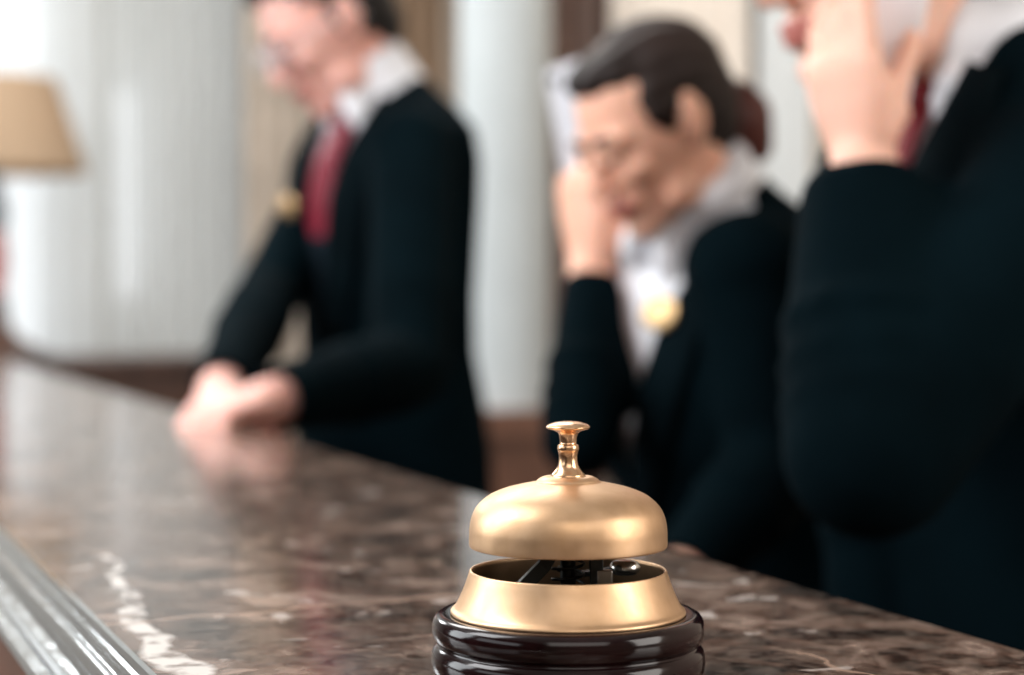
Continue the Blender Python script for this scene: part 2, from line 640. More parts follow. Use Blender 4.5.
curtain('sheer_curtain', endp(-110, .10), endp(95, .10), 0.06, 2.88, 9, 0.022, M['sheer'],
        'white sheer curtain glowing in front of the window behind the table lamp', group=None)
curtain('sheer_curtain', endp(104, .10), endp(236, .10), 0.06, 2.88, 7, 0.022, M['sheer'],
        'white sheer curtain between the lamp and the clerk in glasses, bright streak at its middle')
curtain('drape', endp(230, .19), endp(328, .19), 0.06, 2.88, 5, 0.03, M['beige'],
        'beige drape hanging behind the face and arms of the clerk in glasses')
curtain('drape', endp(335, .19), endp(430, .19), 0.06, 2.88, 6, 0.035, M['tan'],
        'tan brown drape behind the neck of the clerk in glasses, left of the white column')
curtain('drape', back_t(612, .09), back_t(748, .09), 0.06, 2.88, 8, 0.03, M['cream'],
        'cream pleated drape behind the hair of the middle clerk')
curtain('sheer_curtain', back_t(757, .09), back_t(812, .09), 0.06, 2.88, 4, 0.02, M['sheer'],
        'narrow white sheer curtain seen between the middle clerk and the right clerk')
curtain('drape', back_t(822, .09), back_t(1075, .09), 0.06, 2.88, 12, 0.03, M['beige'],
        'beige drape behind the head and shoulder of the rightmost clerk')

# white column on a brown plinth
cd = 4.1
cc = at(505, 300, cd)
cr = 92 / FPX * cd / 2
b = bmesh.new()
lathe(b, [(0, .99), (cr * 1.0, .99), (cr * 1.0, 2.84), (cr * 1.18, 2.87), (cr * 1.22, 2.93), (cr * 1.22, 2.999), (0, 2.999)], 64)
o = struct(obj('column', b, M['column'], None, True, 40)); o.location = (cc.x, cc.y, 0)
b = bmesh.new()
q = cr * 1.12
add_box(b, -q, q, -q, q, 0.0, .93); add_box(b, -q - .02, q + .02, -q - .02, q + .02, .93, .99); add_box(b, -q - .02, q + .02, -q - .02, q + .02, 0.0, .14)
o = struct(obj('column_trim', b, M['brown_wood'], None, False)); o.location = (cc.x, cc.y, 0); o.rotation_euler = (0, 0, TH)

# dark wood door in the back wall, right of the column
p0, p1 = back_t(541, .0), back_t(610, .0)
t0, t1 = p0.dot(UV), p1.dot(UV)
t0, t1 = min(t0, t1), max(t0, t1)
b = bmesh.new()
add_box(b, BACK_S - .05, BACK_S - .001, t0, t1, .0, 2.6)
for z0, z1 in ((.2, 1.0), (1.15, 2.4)):
    add_box(b, BACK_S - .06, BACK_S - .05, t0 + .12, t1 - .12, z0, z1)
dr = room_obj('door_1', b, M['dark_wood'])
b = bmesh.new()
for ta, tb, za, zb in ((t0 - .09, t0 - .001, 0, 2.7), (t1 + .001, t1 + .09, 0, 2.7), (t0 - .001, t1 + .001, 2.601, 2.7)):
    add_box(b, BACK_S - .075, BACK_S - .001, ta, tb, za, zb)
room_obj('trim_1', b, M['dark_wood'])

# ------------------------------------------------------------------ the reception counter
EDGE_S, RAIL_S = 0.4835, 0.139
T0, T1 = -0.9, 4.3
ctr = empty('reception_counter', (0, 0, 0), TH)
tag(ctr, 'long reception counter with brown marble top and ribbed silver edge moulding', 'counter')


def extrude(bm, prof, t0, t1, n=1):
    """prof: closed outline of (s, z); run along local y"""
    rows = [[bm.verts.new((s, t0 + (t1 - t0) * k / n, z)) for s, z in prof] for k in range(n + 1)]
    m = len(prof)
    for a, c in zip(rows, rows[1:]):
        for i in range(m):
            j = (i + 1) % m
            bm.faces.new((a[i], a[j], c[j], c[i]))
    bm.faces.new(list(reversed(rows[0])))
    bm.faces.new(rows[-1])


Z = COUNTER_Z
top = [(RAIL_S + .0005, Z - .03), (RAIL_S + .0005, Z)]
for k in range(7):
    a = PI / 2 * (1 - k / 6)
    top.append((EDGE_S - .006 + .006 * math.cos(a), Z - .006 + .006 * math.sin(a)))
top += [(EDGE_S, Z - .03)]
b = bmesh.new(); extrude(b, top, T0, T1); obj('countertop', b, M['marble'], ctr, True, 35)

# ribbed silver moulding: fillets, coves and beads stepping down to the guest's side
pr = [(0, -.03), (0, .0010), (.0004, .0016), (.0030, .0016), (.0034, .0012), (.0038, -.0004), (.0042, -.0014), (.0048, -.0014), (.0068, -.0012), (.0072, -.0016),
      (.0074, -.0030), (.0078, -.0044), (.0086, -.0056), (.0092, -.0058), (.0096, -.0052), (.0106, -.0046), (.0122, -.0046), (.0136, -.0052), (.0146, -.0066), (.0152, -.0086),
      (.0156, -.0112), (.0162, -.0128), (.0172, -.0134), (.0245, -.0142), (.0250, -.0150), (.0252, -.0160), (.0257, -.0160), (.0259, -.0152), (.0264, -.0149), (.0315, -.0160),
      (.0326, -.0172), (.0328, -.0195), (.0320, -.0210), (.0180, -.0215), (.0180, -.03)]
pr = [(RAIL_S - q[0], Z + q[1]) for q in pr]
b = bmesh.new(); extrude(b, pr, T0, T1); obj('edge_moulding', b, M['chrome'], ctr, True, 32)['label'] = 'ribbed polished silver edge moulding'
b = bmesh.new(); add_box(b, RAIL_S - .016, RAIL_S - .004, T0 + .02, T1 - .02, .08, Z - .0305)
for k in range(6):
    ta = T0 + .12 + k * .85
    add_box(b, RAIL_S - .024, RAIL_S - .016, ta, ta + .7, .2, Z - .12)
obj('front_panel', b, M['brown_wood'], ctr, False)
b = bmesh.new(); add_box(b, EDGE_S - .035, EDGE_S - .008, T0 + .02, T1 - .02, .02, Z - .0305); obj('back_panel', b, M['dark_wood'], ctr, False)
b = bmesh.new(); add_box(b, RAIL_S + .01, EDGE_S - .05, T0 + .04, T1 - .04, .0, .08); obj('plinth', b, M['dark_wood'], ctr, False)
b = bmesh.new(); add_box(b, RAIL_S - .004, EDGE_S - .036, T1 - .045, T1 - .021, .081, Z - .031); obj('end_panel', b, M['dark_wood'], ctr, False)

# ------------------------------------------------------------------ the service bell
bp = at(568, 674, 0.713); bp.z = COUNTER_Z
bell = empty('service_bell', bp, 0)
tag(bell, 'brass counter service bell on a dark round wooden base', 'bell')
K = 0.0001527                                  # metres per step of the measured outline
YB = 668.0
def pz(y): return (YB - y) * K
# wooden base: two rounded rings with a groove
wb = [(0, 0), (.0500, 0), (.0518, .0008), (.0527, .0025), (.0530, .0055), (.0527, .0085), (.0519, .0103), (.0508, .0112), (.0502, .0118),
      (.0503, .0124), (.0512, .0130), (.0521, .0142), (.0526, .0165), (.0526, .0190), (.0521, .0212), (.0511, .0226), (.0497, .0233), (.0475, .0235), (.0455, .0232), (0, .0232)]
b = bmesh.new(); lathe(b, wb, 128); o = obj('wooden_base', b, M['mahogany'], bell, True, 60); o['label'] = 'dark lacquered round wooden base with two rounded rings'
# flared brass cup, hollow
outer = smooth_prof([(.0453, .0233), (.0455, .0240), (.0452, .0247), (.0446, .0252), (.0438, .0260), (.0425, .0282), (.0412, .0310), (.0398, .0345), (.0388, .0375), (.0382, .0392)], 4)
lip = [(.0381, .0397), (.0378, .0400), (.0374, .0400), (.0371, .0397)]
inner = [(.0372, .0385), (.0388, .0345), (.0402, .0300), (.0415, .0262), (.0420, .0240), (.0420, .0233)]
b = bmesh.new(); lathe(b, outer + lip + inner, 128, closed=False); obj('lower_cup', b, M['brass'], bell)
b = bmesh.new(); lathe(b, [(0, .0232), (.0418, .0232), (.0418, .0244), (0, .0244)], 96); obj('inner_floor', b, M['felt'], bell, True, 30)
# dome
do = smooth_prof([(.0379, pz(347)), (.0383, pz(342)), (.0383, pz(318)), (.0381, pz(295)), (.0373, pz(271)), (.0358, pz(250)), (.0330, pz(230)), (.0296, pz(215)), (.0246, pz(202)),
                  (.0194, pz(193)), (.0150, pz(187)), (.0118, pz(182.5))], 5)
di = [(r - .0016 if r > .004 else r, z - (.0016 if k > 10 else .0002)) for k, (r, z) in enumerate(do)]
b = bmesh.new(); lathe(b, do + [(.0118, pz(185.5)), (.006, pz(186)), (.006, pz(192))] + list(reversed(di)), 128, closed=False)
obj('dome', b, M['brass'], bell)
# collar disc on the dome, plunger sleeve, button
b = bmesh.new(); lathe(b, smooth_prof([(0, pz(187)), (.0120, pz(185)), (.0121, pz(181)), (.0116, pz(177)), (.0102, pz(172)), (.0085, pz(170)), (0, pz(169.5))], 4), 96); obj('dome_collar', b, M['brass'], bell)
sl = [(0, pz(171)), (.0064, pz(170.5)), (.0066, pz(168)), (.0064, pz(164)), (.0056, pz(158)), (.0046, pz(150)), (.0039, pz(140)), (.0036, pz(128)), (.0036, pz(118)), (.0039, pz(108)), (.0042, pz(102)),
      (.0042, pz(96)), (.0040, pz(92)), (.0034, pz(89)), (0, pz(88.5))]
b = bmesh.new(); lathe(b, smooth_prof(sl, 4), 64); obj('plunger_sleeve', b, M['brass_polished'], bell)
bt = [(0, pz(90)), (.0031, pz(89)), (.0032, pz(84)), (.0033, pz(76)), (.0036, pz(66)), (.0041, pz(59)), (.0056, pz(54)), (.0078, pz(50)), (.0085, pz(46)), (.0084, pz(43)), (.0074, pz(38)), (.0050, pz(33)), (.0022, pz(30.6)), (0, pz(30))]
b = bmesh.new(); lathe(b, smooth_prof(bt, 4), 64); obj('push_button', b, M['brass_polished'], bell)
# mechanism under the dome: bridge with two splayed legs, striker arm, hammer, spindle, spring, nut
b = bmesh.new()
chain(b, [(0, 0, .0244), (0, 0, .060)], [.0030, .0030], 16); chain(b, [(0, 0, .058), (0, 0, pz(190))], [.0022, .0022], 16)
obj('spindle', b, M['iron'], bell)
b = bmesh.new()
def strap(bm, pts, w, th):
    rows = []
    for i, p in enumerate(pts):
        p = V(p)
        d = (V(pts[min(i + 1, len(pts) - 1)]) - V(pts[max(i - 1, 0)])).normalized()
        side = d.cross(V((0, 1, 0))).normalized()
        y = V((0, 1, 0))
        rows.append([bm.verts.new(p + y * w * a + side * th * c) for a, c in ((-1, -1), (1, -1), (1, 1), (-1, 1))])
    for a, c in zip(rows, rows[1:]):
        for i in range(4):
            j = (i + 1) % 4
            bm.faces.new((a[i], a[j], c[j], c[i]))
    bm.faces.new(list(reversed(rows[0]))); bm.faces.new(rows[-1])
strap(b, [(-.031, -.006, .0249), (-.025, -.006, .0256), (-.0175, -.005, .0340), (-.0095, -.004, .0420), (-.0060, -.004, .0480), (-.0045, -.003, .0560), (.002, -.002, .0575), (.0090, -.004, .0560), (.0105, -.005, .046), (.0110, -.006, .034), (.0125, -.006, .0262), (.021, -.006, .0249)], .0040, .0026)
o = obj('bridge', b, M['iron'], bell, False); mod(o, 'BEVEL', width=.0004, segments=2)
b = bmesh.new(); strap(b, [(-.004, .006, .0395), (.006, .008, .0370), (.016, .008, .0385), (.024, .008, .0405)], .0026, .0009); obj('striker_arm', b, M['iron'], bell, False)
b = bmesh.new(); lathe(b, smooth_prof([(0, .0385), (.0045, .0390), (.0060, .0415), (.0045, .0440), (0, .0445)], 4), 32, center=(.0225, .008, -.002)); obj('hammer', b, M['steel'], bell)
b = bmesh.new()
bx = add_box(b, .0125, .0185, -.0170, -.0130, .0300, .0415)
add_box(b, .0185, .0255, -.0170, -.0120, .0300, .0345)
o = obj('bracket_clip', b, M['steel'], bell, False); mod(o, 'BEVEL', width=.0006, segments=2)
o.location = (-.002, 0.002, .0003)
b = bmesh.new()
pts = [V((.0062 * math.cos(t * .5), .0062 * math.sin(t * .5), .0262 + .00032 * t)) for t in range(0, 75)]
chain(b, pts, [.0006] * len(pts), 6, 1); obj('spring', b, M['iron'], bell)
for k in range(3):
    a = 2 * PI * k / 3 + .5
    b = bmesh.new()
    lathe(b, [(0, .0244), (.0030, .0244), (.0030, .0262), (.0022, .0270), (0, .0271)], 16, center=(.032 * math.cos(a), .032 * math.sin(a), 0))
    obj('screw_head', b, M['iron'], bell, True, 30)

# ------------------------------------------------------------------ console table and lamp at the far end
ct_d = 4.95
con_z = at(100, 357, ct_d).z
console = empty('console_table', cw(end_s(60), END_T - .42), TH)
tag(console, 'dark wooden console table beyond the far end of the counter', 'table')
sL, sR = end_s(-95) - end_s(60), end_s(215) - end_s(60)
b = bmesh.new(); add_box(b, sL, sR, -.19, .19, con_z - .035, con_z); o = obj('tabletop', b, M['dark_wood'], console, False); mod(o, 'BEVEL', width=.006, segments=2)
b = bmesh.new(); add_box(b, sL + .04, sR - .04, -.16, .16, con_z - .15, con_z - .0355); obj('apron', b, M['dark_wood'], console, False)
for sx in (sL + .06, sR - .06):
    for sy in (-.14, .14):
        b = bmesh.new()
        lathe(b, smooth_prof([(0, 0), (.018, 0), (.022, .03), (.014, .10), (.02, .5), (.028, con_z - .22), (.02, con_z - .18), (.03, con_z - .151), (0, con_z - .151)], 3), 16, center=(sx, sy, 0))
        obj('leg', b, M['dark_wood'], console)
ld = 4.85
lp = at(-6, 350, ld); lp.z = con_z
lamp = empty('table_lamp', lp)
tag(lamp, 'table lamp with a tan tapered shade and pinkish red body', 'lamp')
sc_ = ld / FPX
def lz(py): return at(-6, py, ld).z - con_z
b = bmesh.new(); lathe(b, smooth_prof([(0, .001), (58 * sc_, .001), (57 * sc_, .012), (42 * sc_, .03), (24 * sc_, .06), (15 * sc_, .10), (12 * sc_, lz(298)), (0, lz(298))], 5), 48); obj('lamp_foot', b, M['dark_wood'], lamp)
b = bmesh.new(); lathe(b, smooth_prof([(0, lz(299)), (8 * sc_, lz(298)), (12 * sc_, lz(280)), (14 * sc_, lz(258)), (12 * sc_, lz(240)), (8 * sc_, lz(229)), (0, lz(228))], 5), 48); obj('lamp_body', b, M['ceramic'], lamp)
b = bmesh.new(); lathe(b, smooth_prof([(0, lz(229)), (11 * sc_, lz(228)), (14 * sc_, lz(215)), (11 * sc_, lz(196)), (6 * sc_, lz(180)), (5 * sc_, lz(150)), (0, lz(149))], 5), 32); obj('lamp_neck', b, M['slate'], lamp)
b = bmesh.new()
r0, r1 = 92 * sc_, 62 * sc_
z0, z1 = lz(172), lz(78)
lathe(b, [(r0, z0), (r0 + .002, z0 + .004), (r1 + .002, z1 - .004), (r1, z1), (r1 - .004, z1), (r0 - .004, z0)], 64, closed=False)
obj('lamp_shade', b, M['shade'], lamp, True, 40)
b = bmesh.new()
for k in range(3):
    a = 2 * PI * k / 3
    chain(b, [(0, 0, z1 - .02), (r1 * .99 * math.cos(a), r1 * .99 * math.sin(a), z1 - .008)], [.003, .003], 8, 1)
chain(b, [(0, 0, lz(150)), (0, 0, z1 - .01)], [.006, .005], 10, 1)
obj('shade_carrier', b, M['slate'], lamp)
bulb = bpy.data.lights.new('lamp_bulb', 'POINT'); bulb.energy = 0.7; bulb.color = (1.0, .8, .55); bulb.shadow_soft_size = .04
bo = bpy.data.objects.new('lamp_bulb', bulb); COL.objects.link(bo); bo.location = lp + V((.04, 0, (z0 + z1) / 2))


# ------------------------------------------------------------------ people
def add_head(bm, c, R, s=1.0):
    """head in its own frame: x to the face, y to the left ear, z up"""
    def P(x, y, z): return c + R @ (V((x, y, z)) * s)
    def E(x, y, z, a, b_, d, rot=None):
        ell(bm, P(x, y, z), (a * s, b_ * s, d * s), R if rot is None else R @ rot)
    E(-.014, 0, .030, .097, .076, .087)
    E(.012, 0, .005, .078, .070, .090)
    E(.026, 0, -.035, .062, .058, .078)
    E(.064, 0, -.094, .024, .026, .020)
    E(.045, 0, -.085, .035, .042, .024)
    for q in (-1, 1):
        E(.020, .043 * q, -.072, .040, .016, .024, Matrix.Rotation(.35 * q, 3, 'Z'))
        E(.062, .036 * q, -.022, .024, .022, .020)
        E(.077, .030 * q, .020, .014, .024, .009)
        E(.078, .031 * q, .002, .0125, .0140, .0105)
        E(.101, .0105 * q, -.034, .009, .008, .007)
        # ear: rim, lobe and a bridge to the skull
        er = Matrix.Rotation(.25 * q, 3, 'Z') @ Matrix.Rotation(-.2, 3, 'Y')
        E(-.010, .077 * q, .004, .021, .007, .029, er)
        E(-.004, .074 * q, -.022, .011, .007, .013, er)
        E(.000, .070 * q, -.002, .014, .010, .018)
    chain(bm, [P(.082, 0, .018), P(.094, 0, -.004), P(.107, 0, -.026), P(.107, 0, -.032)], [.007 * s, .008 * s, .0105 * s, .0105 * s], 12)
    E(.088, 0, -.057, .011, .023, .0062)
    E(.086, 0, -.070, .011, .020, .0070)
    E(.080, 0, -.063, .012, .028, .016)


def add_neck(bm, c, R, s, N, P0):
    top = c + R @ V((-.022, 0, -.035)) * s
    mid = c + R @ V((-.024, 0, -.085)) * s
    chain(bm, [top, mid, (mid + N * 2) / 3, N - (N - P0).normalized() * .05], [.052 * s, .047 * s, .049 * s, .058 * s], 24)


def add_hand(bm, w, d, pn, thumb, curl, s=1.0, thumb_curl=.35, spread=.06, out=.70):
    """w wrist, d towards the fingers, pn the way the palm faces, thumb the side of the thumb; curl: bend per finger"""
    d = V(d).normalized()
    pn = (V(pn) - d * V(pn).dot(d)).normalized()
    e = d.cross(pn).normalized()
    if e.dot(V(thumb)) < 0:
        e = -e
    def P(a, b_, c): return w + (d * a + e * b_ + pn * c) * s
    rings(bm, [(P(-.005, 0, 0), e * .026 * s, pn * .018 * s, .9), (P(.020, .002, 0), e * .033 * s, pn * .018 * s, .85), (P(.050, .002, 0), e * .040 * s, pn * .0165 * s, .8),
               (P(.080, .001, 0), e * .041 * s, pn * .014 * s, .8), (P(.095, 0, 0), e * .036 * s, pn * .009 * s, .8)], 20)
    ell(bm, P(.035, .024, .010), (.022 * s, .016 * s, .014 * s))
    L = [(.029, .092, (.040, .025, .021)), (.010, .097, (.045, .029, .023)), (-.010, .094, (.041, .027, .022)), (-.028, .086, (.032, .020, .019))]
    rad = [.0092, .0094, .0088, .0078]
    for k, (y, x, ls) in enumerate(L):
        p = P(x - .012, y, 0)
        a = curl[k] * .75
        yaw = (1.2 - k) * spread
        pts, rr = [p], [rad[k] * s * 1.05]
        ang = 0.0
        for j, l in enumerate(ls):
            ang += a * (1.0, 1.15, .75)[j]
            dv = d * math.cos(ang) + pn * math.sin(ang) + e * yaw * math.cos(ang)
            l2 = l + (.012 if j == 0 else 0)
            pts.append(pts[-1] + dv * l2 * .5 * s); rr.append(rad[k] * s * (1.0 - .07 * j))
            pts.append(pts[-1] + dv * l2 * .5 * s); rr.append(rad[k] * s * (1.02 - .10 * (j + 1)))
        chain(bm, pts, rr, 12, 3)
    # thumb leaves the side of the palm near its base
    p = P(.022, .024, .006)
    v1 = (d * .62 + e * out + pn * .35).normalized()
    v2 = (d * .85 + e * .5 * out + pn * (.35 + thumb_curl)).normalized()
    v3 = (d * .95 + e * (.14 * out - thumb_curl * .3) + pn * (.30 + thumb_curl)).normalized()
    q1 = p + v1 * .042 * s; q2 = q1 + v2 * .032 * s; q3 = q2 + v3 * .024 * s
    chain(bm, [p, q1, (q1 + q2) / 2, q2, q3], [.0145 * s, .0115 * s, .0102 * s, .0105 * s, .0085 * s], 12, 3)


def grid_strip(name, rows, tree, f, off, th, m, parent, base, ncol=7):
    """cloth strip laid over a body surface; rows are (left, right) points, pressed along f"""
    bm = bmesh.new()
    R = []
    for a, c in rows:
        row = []
        for k in range(ncol):
            p = a.lerp(c, k / (ncol - 1))
            h = tree.ray_cast(p + f * .4, -f, .8)
            q = h[0] if h[0] is not None else p
            row.append(q + f * (off + .003 * math.sin(PI * k / (ncol - 1))))
        R.append(row)
    for _ in range(3):                               # relax along f so the strip hangs evenly
        for i in range(1, len(R) - 1):
            for k in range(ncol):
                avg = (R[i - 1][k] + R[i + 1][k]) / 2
                dlt = (avg - R[i][k]).dot(f)
                if dlt > 0:
                    R[i][k] = R[i][k] + f * dlt * .7
    vs = [[bm.verts.new(p - base) for p in row] for row in R]
    for a, c in zip(vs, vs[1:]):
        for k in range(ncol - 1):
            bm.faces.new((a[k], a[k + 1], c[k + 1], c[k]))
    o = obj(name, bm, m, parent)
    mod(o, 'SOLIDIFY', thickness=th, offset=0)
    return o


class Person:
    def __init__(s, N, P0, f, base_xy, size=1.0):
        s.N, s.P0, s.size = V(N), V(P0), size
        s.up = (s.N - s.P0).normalized()
        f = V(f)
        s.f = (f - s.up * f.dot(s.up)).normalized()
        s.r = s.f.cross(s.up).normalized()          # the wearer's right
        s.base = V((*base_xy, 0))
        s.root = None

    def C(s, lat, fwd, h):
        """lat to the wearer's right, fwd, h above the neck base (negative down)"""
        return s.N + s.r * lat + s.f * fwd + s.up * h

    def torso_rings(s, inset=0.0, hem=-.66):
        k = s.size
        rows = []
        for h, hw, hd, fo in ((hem, .190, .128, 0), (-.56, .187, .126, .0), (-.48, .178, .118, .002), (-.40, .165, .108, .004), (-.32, .166, .110, .006), (-.24, .174, .118, .010), (-.16, .182, .121, .010),
                              (-.10, .186, .112, .004), (-.055, .178, .094, -.004), (-.02, .135, .075, -.010), (.012, .080, .064, -.008), (.030, .062, .060, -.004)):
            rows.append((s.C(0, fo * k, h * k), s.r * (hw * k - inset), s.f * (hd * k - inset), .86))
        return rows


def build_person(p, head_c, head_yaw_vec, head_pitch, head_roll, arms, skin, label, hair_fn, coat_kw, head_s=1.0, legs=True):
    """arms: list of dict(shoulder, elbow, wrist, hand=dict(...))"""
    base = p.base
    fwd = V(head_yaw_vec).normalized()
    x = (fwd * math.cos(head_pitch) + V((0, 0, -1)) * math.sin(head_pitch)).normalized()
    y = V((0, 0, 1)).cross(x).normalized()
    z = x.cross(y).normalized()
    R = Matrix((x, y, z)).transposed() @ Matrix.Rotation(head_roll, 3, 'X')
    p.R, p.hc, p.hs = R, V(head_c), head_s
    bm = bmesh.new()
    add_head(bm, p.hc, R, head_s)
    add_neck(bm, p.hc, R, head_s, p.N, p.P0)
    rings(bm, p.torso_rings(.026, -.60), 24)
    for a in arms:
        S, E, W = V(a['shoulder']), V(a['elbow']), V(a['wrist'])
        g_ = min(1.0, a.get('width', 1.0)) * p.size
        chain(bm, [S, S.lerp(E, .5), E], [.044 * g_, .043 * g_, .037 * g_], 16)
        chain(bm, [E, E.lerp(W, .35), W], [.037 * g_, .037 * g_, .026], 16)
        add_hand(bm, W, **a['hand'])
    # legs under the coat
    k = p.size
    hips = p.C(0, 0, -.60 * k)
    for q in (-1, 1):
        hp = hips + p.r * .085 * q * k
        foot = V((hp.x, hp.y, .075)) + p.r * .02 * q
        kn = hp.lerp(foot, .5) + p.f * .02
        chain(bm, [hp, kn, foot], [.078 * k, .052 * k, .038 * k], 16)
        fl = V((p.f.x, p.f.y, 0)).normalized()
        chain(bm, [foot + V((0, 0, -.035)) - fl * .02, foot + V((0, 0, -.045)) + fl * .14], [.034, .026], 14)
    body = fuse('person', bm, .0040, skin, None, 4)
    # lips, by place on the head
    me = body.data
    me.materials.append(M['lips'])
    Ri = R.inverted()
    for po in me.polygons:
        q = Ri @ (po.center - p.hc) / head_s
        if abs(q.y) < .024 and -.0755 < q.z < -.052 and .082 < q.x < .102:
            po.material_index = 1
    shift(body, base)
    body.location = base
    tag(body, label, 'person')
    p.root = body
    for q in (-1, 1):                                  # downcast eye between the lids
        bm = bmesh.new()
        ell(bm, p.hc + R @ (V((.0850, .031 * q, .0015)) * head_s), (.0062 * head_s, .0105 * head_s, .0042 * head_s), R, 16)
        o = obj('eye', bm, M['eye'], body); shift(o, base)
    # ---- trousers and shoes
    bm = bmesh.new()
    rings(bm, [(p.C(0, 0, -.50 * k), p.r * .155 * k, p.f * .105 * k, .9), (p.C(0, 0, -.60 * k), p.r * .172 * k, p.f * .118 * k, .9), (p.C(0, 0, -.70 * k), p.r * .165 * k, p.f * .11 * k, .9)], 24)
    for q in (-1, 1):
        hp = hips + p.r * .085 * q * k
        foot = V((hp.x, hp.y, .075)) + p.r * .02 * q
        kn = hp.lerp(foot, .5) + p.f * .02
        chain(bm, [hp, kn, foot], [.096 * k, .075 * k, .062 * k], 18, 2)
    o = fuse('trousers', bm, .010, M['suit'], body, 3); shift(o, base)
    for q in (-1, 1):
        hp = hips + p.r * .085 * q * k
        fx = V((hp.x, hp.y, .045)) + p.r * .02 * q
        fl = V((p.f.x, p.f.y, 0)).normalized()
        bm = bmesh.new()
        chain(bm, [fx - fl * .05, fx + fl * .05, fx + fl * .18 - V((0, 0, .008))], [.044, .046, .036], 16)
        o = fuse('shoe', bm, .006, M['phone_dark'], body, 2); shift(o, base)
    # ---- shirt with its stand collar
    cz = coat_kw
    bm = bmesh.new()
    rings(bm, p.torso_rings(.014, -.60), 32)
    nb = p.hc + R @ V((-.024, 0, -.085)) * head_s
    ax = (nb - p.N).normalized()
    ch = cz.get('collar_h', .055)
    fdir = (p.f - ax * p.f.dot(ax)).normalized()
    rdir = fdir.cross(ax).normalized()
    c0 = p.N - ax * .01; cs = cz.get('collar_r', .9)
    rings(bm, [(c0 - ax * .03, rdir * .082 * cs, fdir * .080 * cs, 1), (c0, rdir * .080 * cs, fdir * .080 * cs, 1), (c0 + ax * ch * .6, rdir * .070 * cs, fdir * .070 * cs, 1), (c0 + ax * ch, rdir * .065 * cs, fdir * .065 * cs, 1), (c0 + ax * (ch + .004), rdir * .058 * cs, fdir * .058 * cs, 1)], 32)
    for q in (-1, 1):                                  # collar wings
        A = c0 + ax * (ch - .012) + fdir * .063 + rdir * .010 * q
        B = c0 + ax * (-.022) + fdir * .088 + rdir * .042 * q
        chain(bm, [A, (A + B) / 2 + fdir * .004, B], [.014, .017, .008], 12, 3)
    for a in arms:
        E, W = V(a['elbow']), V(a['wrist'])
        dd = (W - E).normalized()
        chain(bm, [W - dd * .13, W - dd * .062], [.036 * min(1, a.get('width', 1)) * k] * 2, 20, 1)
    shirt = fuse('shirt', bm, .006, cz.get('shirt', M['shirt']), body, 3)
    def torso_tree(inset, hem):
        t_ = bmesh.new(); rings(t_, p.torso_rings(inset, hem), 48); t_.normal_update()
        r_ = BVHTree.FromBMesh(t_); t_.free()
        return r_
    stree = torso_tree(.010, -.60)
    shift(shirt, base)
    # ---- jacket: torso and sleeves in one, opened at neck and front
    bm = bmesh.new()
    rings(bm, p.torso_rings(0.0, -.70), 36)
    for a in arms:
        S, E, W = V(a['shoulder']), V(a['elbow']), V(a['wrist'])
        dd = (W - E).normalized()
        cuff = W - dd * .03
        wr = a.get('width', 1.0)
        bend = V(a.get('bend', (0, 0, 0)))
        chain(bm, [p.C(0, -.01, -.085 * k).lerp(S, .75), S, S.lerp(E, .5) + bend, E],
              [.070 * k, .066 * k, .060 * wr * k, .056 * wr * k], 20, 4)
        ell(bm, S, (.067 * k,) * 3)
        chain(bm, [E, E.lerp(cuff, .4), cuff, W - dd * .015], [.056 * wr * k, .054 * wr * k, .043 * wr * k, .042 * wr * k], 20, 4)
        # creases: small rolls of cloth at the inner elbow
        dn = (E - S).normalized()
        for t in (.70,):
            c = S.lerp(E, t); fr = frame_of(dn)
            ring_pts = [c + (fr[0] * math.cos(q) + fr[1] * math.sin(q)) * .054 * wr * k for q in [2 * PI * i / 12 for i in range(13)]]
            chain(bm, ring_pts, [.007] * 13, 8, 1)
        dn = dd
        for t in (.16, .30, .46):
            c = E.lerp(cuff, t); fr = frame_of((dn + V((.25, .1, .2)) * (t - .3)).normalized())
            ring_pts = [c + (fr[0] * math.cos(q) + fr[1] * math.sin(q)) * (.0525 * wr * k) for q in [2 * PI * i / 12 for i in range(13)]]
            chain(bm, ring_pts, [.008] * 13, 8, 1)
    jk = fuse('jacket', bm, .0075, M['suit'], None, 4)
    me = jk.data
    jtree = torso_tree(0, -.70)
    vd = cz.get('v_depth', .30)
    vw = cz.get('v_width', .062)
    vo = cz.get('v_off', 0.0)
    bm = bmesh.new(); bm.from_mesh(me)
    kill = []
    tips = [(V(a['wrist']) - (V(a['wrist']) - V(a['elbow'])).normalized() * .022, (V(a['wrist']) - V(a['elbow'])).normalized()) for a in arms]
    for fc in bm.faces:
        c = fc.calc_center_median()
        q = c - p.N
        lat, fw, h = q.dot(p.r), q.dot(p.f), q.dot(p.up)
        if h > .004 and math.hypot(lat, fw) < .062 * k + .002:
            kill.append(fc); continue
        if 0 < fw < .19 and h < 0.05 and h > -vd and abs(lat - vo * min(1, -h / vd)) < vw * (1 + h / vd) + .004:
            hit = jtree.find_nearest(c)
            onarm = hit[0] is None or hit[3] > .009 or abs(fc.normal.dot(hit[1])) < .85
            if not onarm:
                kill.append(fc); continue
        if any((c - tp).dot(dv) > 0 and (c - tp).length < .07 for tp, dv in tips):
            kill.append(fc); continue
        if h < -.70 * k + .012:
            kill.append(fc)
    bmesh.ops.delete(bm, geom=kill, context='FACES')
    loose = [v for v in bm.verts if not v.link_faces]
    bmesh.ops.delete(bm, geom=loose, context='VERTS')
    for _ in range(10):                                # even out the cut edges
        new = {}
        for v in bm.verts:
            if v.is_boundary:
                nb_ = [e.other_vert(v).co for e in v.link_edges if e.is_boundary]
                if len(nb_) == 2:
                    new[v] = v.co * .4 + (nb_[0] + nb_[1]) * .3
        for v, co in new.items():
            v.co = co
    bm.to_mesh(me); bm.free()
    shift(jk, base)
